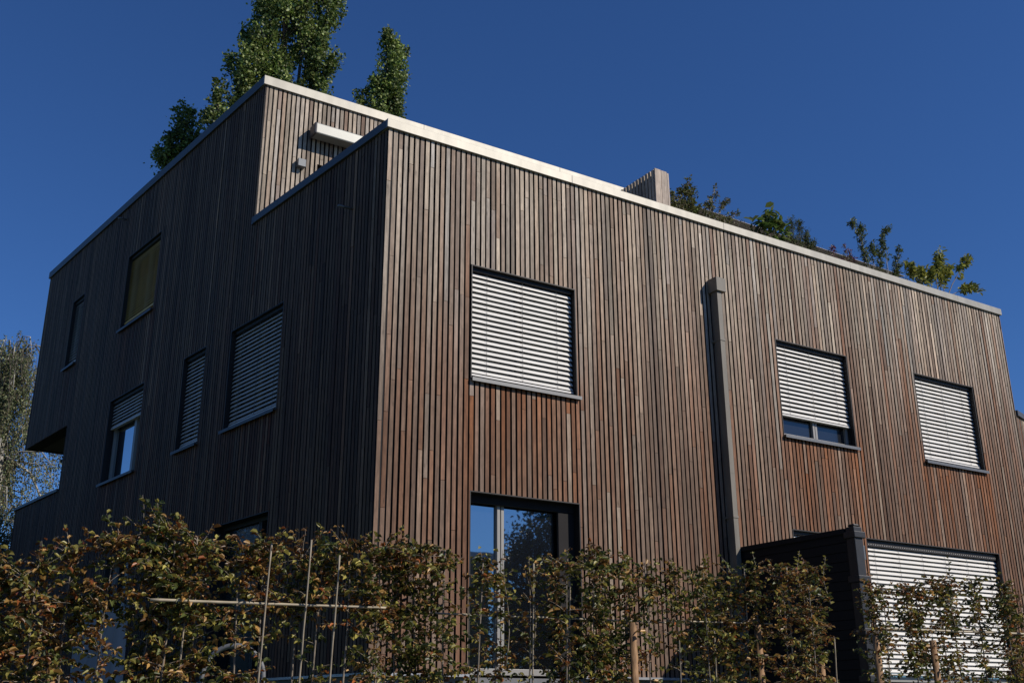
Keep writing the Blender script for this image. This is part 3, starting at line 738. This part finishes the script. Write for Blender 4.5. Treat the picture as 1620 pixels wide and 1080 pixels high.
shrub('magnolia','yellow green large leaved shrub at the right end of the roof','shrub',(12.35,Y-.1,6.95),[[(11.9,Y,7.6),(11.62,Y,7.92)],[(12.0,Y,7.5),(12.05,Y,7.85)],[(12.5,Y,7.9),(12.72,Y,8.32),(12.80,Y,8.50)],[(12.3,Y,7.5),(12.3,Y,7.9)],[(12.6,Y,7.6),(12.7,Y,8.1)],[(12.9,Y,7.6),(13.35,Y,8.15),(13.75,Y,8.50)],[(12.9,Y,7.5),(13.45,Y,7.75),(13.8,Y,7.80)],[(12.7,Y,7.6),(13.0,Y,8.12)]],.11,[YG*.9,MG,YG*.7,YG],13,.10,sr=.014,density_low=.62,aspect=.42)
for i,(x0,x1,lb) in enumerate([(5.4,7.2,'low brownish ground cover behind the roof edge beside the screen'),(7.4,9.3,'low grey green ground cover under the feathery shrub'),(9.4,12.0,'dry pale ground cover under the pale stemmed shrubs')]):
    st=[[(x+.0,Y+rng.normal()*.08,7.2),(x+rng.normal()*.08,Y+rng.normal()*.08,7.52+rng.uniform(0,.16)-.03*i)] for x in np.arange(x0,x1,.12)]
    b=np.array([(x0+x1)/2,Y,6.96])
    t=thing('ground_cover',lb,'plant',b)
    m=MB(lambda *p:p); P=[];Dd=[];Nn=[];Ll=[];Ww=[];Cc=[]
    for s_ in st:
        a=np.array(s_[1]); r0=np.array([a[0],a[1],6.96]); m.tube([r0,np.array(s_[0]),a],[.004,.003,.002],seg=4)
        for k in range(75):
            q=r0+(a-r0)*rng.uniform(.5,1.0)+rv()*np.array([.08,.08,.05]); P.append(q);Dd.append(unit(rv()+ZUP));Nn.append(unit(ZUP+rv()*.6)); l=rng.uniform(.02,.045);Ll.append(l);Ww.append(l*.35);Cc.append([OL,TN*1.3,MG*.8][rng.integers(3)]*rng.uniform(.6,1.3))
    m.build('stem',M['bark'],t); leaf_object('foliage',np.array(P),np.array(Dd),np.array(Nn),np.array(Ll),np.array(Ww),np.array(Cc),M['tleaf'],t)

# ================================================================ TREES
def columnar(label,base,lobes,leaf,cols,group,nleaf=1.0,trunk_h=None):
    """poplar: upright limbs, each lobe = (centre, half width, half height)"""
    base=np.array(base,float)
    t=thing('poplar_tree',label,'tree',base,group)
    top=max(c[2]+h for c,w,h in lobes)
    m=MB(lambda *p:p)
    ax=np.array(lobes[0][0],float)
    tp=[base+(np.array([ax[0],ax[1],top*.97])-base)*f+np.array([math.sin(f*7)*.15,math.cos(f*6)*.12,0])*f for f in np.linspace(0,1,14)]
    m.tube(tp,[.34*(1-.92*f)+.02 for f in np.linspace(0,1,14)],seg=9)
    P=[];Dd=[];Nn=[];Ll=[];Cc=[]
    for c,w,h in lobes:
        c=np.array(c,float)
        start=base+(c-base)*np.array([.35,.35,0])+ZUP*((c[2]-h)-base[2])*.75
        sp=[start+(c+ZUP*h*.9-start)*f for f in np.linspace(0,1,8)]
        m.tube(sp,[.11*(1-.85*f)+.012 for f in np.linspace(0,1,8)],seg=6)
        ncl=int(13*w*h*nleaf)+10
        for k in range(ncl):
            # branch tufts through the volume, biased outwards, narrower to the top
            zf=rng.uniform(-1,1); prof=math.sqrt(max(.02,1-zf*zf))*(1-.28*zf)
            a=rng.uniform(0,2*math.pi); r=w*prof*rng.beta(2.2,1.1)
            p=c+np.array([math.cos(a)*r,math.sin(a)*r,zf*h])
            o=c+np.array([math.cos(a)*r*.15,math.sin(a)*r*.15,max(-h,(zf-.35)*h)])+0*ZUP
            d=unit(unit(p-o)+ZUP*1.1+rv()*.35)
            L=rng.uniform(.5,1.25)
            m.tube([o,(o+p)/2-ZUP*.1,p,p+d*L],[.02,.014,.01,.004],seg=3,cap=False)
            tb=rng.uniform(.5,1.35); lk=rng.uniform(.12,.24)
            n=int(rng.uniform(80,150))
            f=rng.uniform(0,1,n)
            Q=p+d*L*f[:,None]+rv(n)*lk*(1.15-f[:,None]*.75)
            P.append(Q); D_=d*.3+rv(n)*.8-ZUP*.35; Dd.append(D_); Nn.append(rv(n)*.8+ZUP*.4+unit(p-c)*.5)
            Ll.append(leaf*rng.uniform(.6,1.25,n))
            ci=rng.integers(len(cols),size=n); Cc.append(np.array(cols)[ci]*tb*rng.uniform(.7,1.35,(n,1)))
    m.build('trunk',M['darkbark'],t)
    P=np.concatenate(P);Ll=np.concatenate(Ll)
    leaf_object('crown',P,np.concatenate(Dd),np.concatenate(Nn),Ll,Ll*.8,np.concatenate(Cc),M['tleaf'],t,fold=.08)
PC=[np.array([.125,.19,.040]),np.array([.20,.26,.06]),np.array([.065,.10,.026]),np.array([.30,.34,.12])]
gz=-.75
columnar('tall broad poplar rising behind the highest corner of the house',(8.5,29,gz),
   [((7.9,28.5,31.5),1.2,3.2),((8.85,28.2,30.0),.80,2.9),((7.2,28.7,28.8),.80,3.0),((9.0,28.3,26.2),1.2,2.6),((7.8,28.6,25.0),1.2,2.4),((9.75,27.9,30.1),.4,.9),((9.5,27.9,26.6),.5,1.4),((6.0,28.3,25.1),.55,1.25),((6.4,28.5,24.0),.8,1.3),((5.25,28.4,23.2),.45,.9),((6.9,28.7,26.2),.6,1.3)],.14,PC,'poplars behind the house')
columnar('smaller poplar showing over the shaded left roof edge',(4.9,32.5,gz),[((5.0,32.5,24.0),.5,1.4),((4.5,32.6,22.8),.5,1.2),((5.6,32.4,23.3),.6,.9),((5.2,32.5,21.5),1.1,1.6)],.14,PC,'poplars behind the house')
columnar('slim poplar standing alone right of the tall one',(13.4,29.6,gz),[((13.6,29.6,29.2),.5,1.9),((14.0,29.4,29.0),.38,1.3),((13.0,29.8,27.3),.5,1.3),((13.8,29.4,26.6),.6,1.6),((13.3,29.6,25.0),1.0,1.8)],.14,PC,'poplars behind the house')

def birch(label,base,height,crown,spread,n,group,cols,leaf=.055,arcs=()):
    base=np.array(base,float)
    t=thing('birch_tree',label,'tree',base,group)
    m=MB(lambda *p:p)
    tp=[base+ZUP*height*f+np.array([math.sin(f*4)*.5*f,math.cos(f*3)*.3*f,0]) for f in np.linspace(0,1,12)]
    m.tube(tp,[.17*(1-.85*f)+.01 for f in np.linspace(0,1,12)],seg=8)
    P=[];Dd=[];Nn=[];Ll=[];Cc=[]
    def strand(p,L,tb):
        k=int(L/.045); f=np.linspace(0,1,k)
        sw=rv()*.12; path=p-ZUP*(L*f)[:,None]+np.outer(np.sin(f*3),sw)
        m.tube([path[0],path[k//2],path[-1]],[.007,.005,.003],seg=3,cap=False,mat=1)
        for rep in range(2):
            Q=path+rv(k)*np.array([.06,.06,.03]); P.append(Q); Dd.append(rv(k)*.5-ZUP*.9); Nn.append(rv(k)+np.array([.2,-.5,.2])); Ll.append(leaf*rng.uniform(.7,1.3,k))
            Cc.append(np.array(cols)[rng.integers(len(cols),size=k)]*tb*rng.uniform(.7,1.3,(k,1)))
    for i in range(n):
        f=rng.uniform(crown,.98); o=base+ZUP*height*f; a=rng.uniform(0,2*math.pi); r=spread*rng.uniform(.35,1)*(1.15-.75*f)
        out=np.array([math.cos(a),math.sin(a),0]); rise=rng.uniform(.3,1.1)*(1.4 if f<.9 else .9)
        br=[o,o+out*r*.4+ZUP*rise,o+out*r*.8+ZUP*rise*.95,o+out*r+ZUP*rise*.4]
        m.tube(br,[.04,.028,.017,.008],seg=4,cap=False)
        tb=rng.uniform(.55,1.3)
        for k in range(12):
            x=rng.uniform(.2,1)*3; j=min(2,int(x)); p=br[j]*(1-(x-j))+br[j+1]*(x-j)
            strand(p+rv()*.12,rng.uniform(.6,1.9),tb)
    for arc in arcs: m.tube([np.array(q,float) for q in arc],[.045*(1-.6*i/(len(arc)-1)) for i in range(len(arc))],seg=5)
    m.build('trunk',[M['palebark'],M['bark']],t)
    L_=np.concatenate(Ll)
    leaf_object('crown',np.concatenate(P),np.concatenate(Dd),np.concatenate(Nn),L_,L_*.7,np.concatenate(Cc),M['tleaf'],t,fold=.05)
BC=[np.array([.15,.18,.08]),np.array([.20,.23,.11]),np.array([.08,.105,.035]),np.array([.23,.215,.11])]
birch('weeping birch with arching white limbs at the left edge behind the house',(-1.9,20.6,gz),9.9,.30,2.7,85,'birches at the left of the house',BC,
   arcs=[[(-1.9,20.5,8.2),(-1.75,20.4,9.3),(-1.35,20.3,9.55),(-.95,20.3,9.0),(-.85,20.3,8.3)],[(-1.9,20.5,7.5),(-1.2,20.4,8.9),(-.9,20.3,9.2),(-.6,20.3,8.5)],[(-1.7,20.3,6.3),(-1.0,20.3,5.9),(-.5,20.3,5.0),(-.2,20.2,4.4)]])
birch('second weeping birch seen through the corner loggia opening',(.9,22.5,gz),9.0,.3,2.8,70,'birches at the left of the house',[c*.75 for c in BC],arcs=[[(.5,21.9,7.3),(.1,21.5,6.6),(.0,21.3,5.6)]])
birch('darker birch standing further left and behind',(-3.6,26,gz),8.8,.25,3.0,70,'birches at the left of the house',[c*.6 for c in BC])
def bush(label,base,rx,rz,n,cols,leaf=.09,name='dense_tree'):
    base=np.array(base,float); t=thing(name,label,'tree',base)
    m=MB(lambda *p:p); m.tube([base,base+ZUP*rz*.8,base+ZUP*rz*1.5],[.18,.12,.03],seg=7)
    P=[];Dd=[];Nn=[];Ll=[];Cc=[]; c0=base+ZUP*rz
    for k in range(n):
        d=unit(rv()); r=rng.beta(3,1.2); p=c0+d*np.array([rx,rx,rz])*r
        m.tube([c0+(p-c0)*.1,(c0+p)/2,p],[.05,.03,.008],seg=3,cap=False)
        q=60; P.append(p+rv(q)*.25); Dd.append(rv(q)+d); Nn.append(rv(q)+ZUP*.5+d*.4); Ll.append(leaf*rng.uniform(.6,1.3,q)); Cc.append(np.array(cols)[rng.integers(len(cols),size=q)]*rng.uniform(.5,1.3)*rng.uniform(.7,1.3,(q,1)))
    m.build('trunk',M['darkbark'],t); L_=np.concatenate(Ll)
    leaf_object('crown',np.concatenate(P),np.concatenate(Dd),np.concatenate(Nn),L_,L_*.7,np.concatenate(Cc),M['tleaf'],t)
bush('dark dense tree low at the left edge beneath the birches',(-2.6,18.5,gz),2.2,2.5,260,[c*.5 for c in BC])

for i,(x,y,rx,rz,lb) in enumerate([(-10,16,2.6,3.4,'tree added outside the left edge of the view, opposite the side door'),(-14.5,24,3.2,4.2,'tree added outside the left edge of the view, farthest from the street'),
        (-15,6,3.4,5.2,'tall tree added outside the left edge of the view, level with the house corner'),(-17,-3,3.2,5.0,'tall tree added outside the left edge of the view, nearest the street'),(-13.5,12,2.6,4.4,'tree added outside the left edge of the view, in the middle of its row')]):
    bush(lb,(x,y,gz),rx,rz,170,[c*.45 for c in BC],.13)  # extra trees out of view, added to cut sky light on the side wall
# ---------------------------------------------------------------- across the street, seen only as reflections
bush('dark rounded tree across the street reflected in the door glass',(18.9,-22,GZ),3.3,4.7,1000,[c*.16 for c in PC],.14,'street_tree')
bh=thing('block_house','low olive block house with a pale roof edge across the street reflected in the door','house',(9,-30,GZ))
m=MB(); m.box(-6,18.2,-34,-27,GZ,5.6); m.build('wall',M['block'],bh)
m=MB(); m.box(-6.2,18.4,-34.2,-26.8,5.6,5.95); m.build('roof',M['white'],bh)

# ================================================================ CAMERA, LIGHT, SKY
f=1673.5458; yaw=.5677; pitch=.3379; roll=-.0044
Fw=np.array([math.sin(yaw)*math.cos(pitch),math.cos(yaw)*math.cos(pitch),math.sin(pitch)])
Rt=np.array([math.cos(yaw),-math.sin(yaw),0.]); Up=np.cross(Rt,Fw)
Rt,Up=math.cos(roll)*Rt+math.sin(roll)*Up, -math.sin(roll)*Rt+math.cos(roll)*Up
from mathutils import Matrix, Vector
cam=bpy.data.cameras.new('camera'); co=bpy.data.objects.new('camera',cam); COL.objects.link(co)
mt=Matrix.Identity(4)
for i in range(3): mt[i][0]=Rt[i]; mt[i][1]=Up[i]; mt[i][2]=-Fw[i]; mt[i][3]=(-5.2551,-11.2613,-.4396)[i]
co.matrix_world=mt
cam.lens=f/1620*36; cam.sensor_width=36; cam.clip_start=.05; cam.clip_end=3000
scene.camera=co
sv=Vector((.157,-.21,.195)).normalized()
sun=bpy.data.lights.new('sun','SUN'); so=bpy.data.objects.new('sun',sun); COL.objects.link(so)
sun.energy=4.3; sun.angle=R(.5); sun.color=(1,.93,.84)
so.rotation_euler=(-sv).to_track_quat('-Z','Y').to_euler()
elev=math.asin(sv.z); az=math.atan2(sv.x,sv.y)
w=bpy.data.worlds.new('World'); scene.world=w; w.use_nodes=True; nt=w.node_tree
sky=nt.nodes.new('ShaderNodeTexSky'); sky.sky_type='NISHITA'; sky.sun_disc=False
sky.sun_elevation=elev; sky.sun_rotation=az; sky.air_density=1.0; sky.dust_density=.15; sky.ozone_density=3.0; sky.altitude=400
bg=nt.nodes['Background']; bg.inputs['Strength'].default_value=.06
tn=nt.nodes.new('ShaderNodeVectorMath'); tn.operation='MULTIPLY'; tn.inputs[1].default_value=(.54,.93,1.52)   # deep clear autumn blue
nt.links.new(sky.outputs[0],tn.inputs[0]); nt.links.new(tn.outputs[0],bg.inputs[0])
scene.view_settings.view_transform='Standard'; scene.view_settings.look='None'; scene.view_settings.exposure=0
for o in bpy.data.objects:
    if '_o' in o: del o['_o']
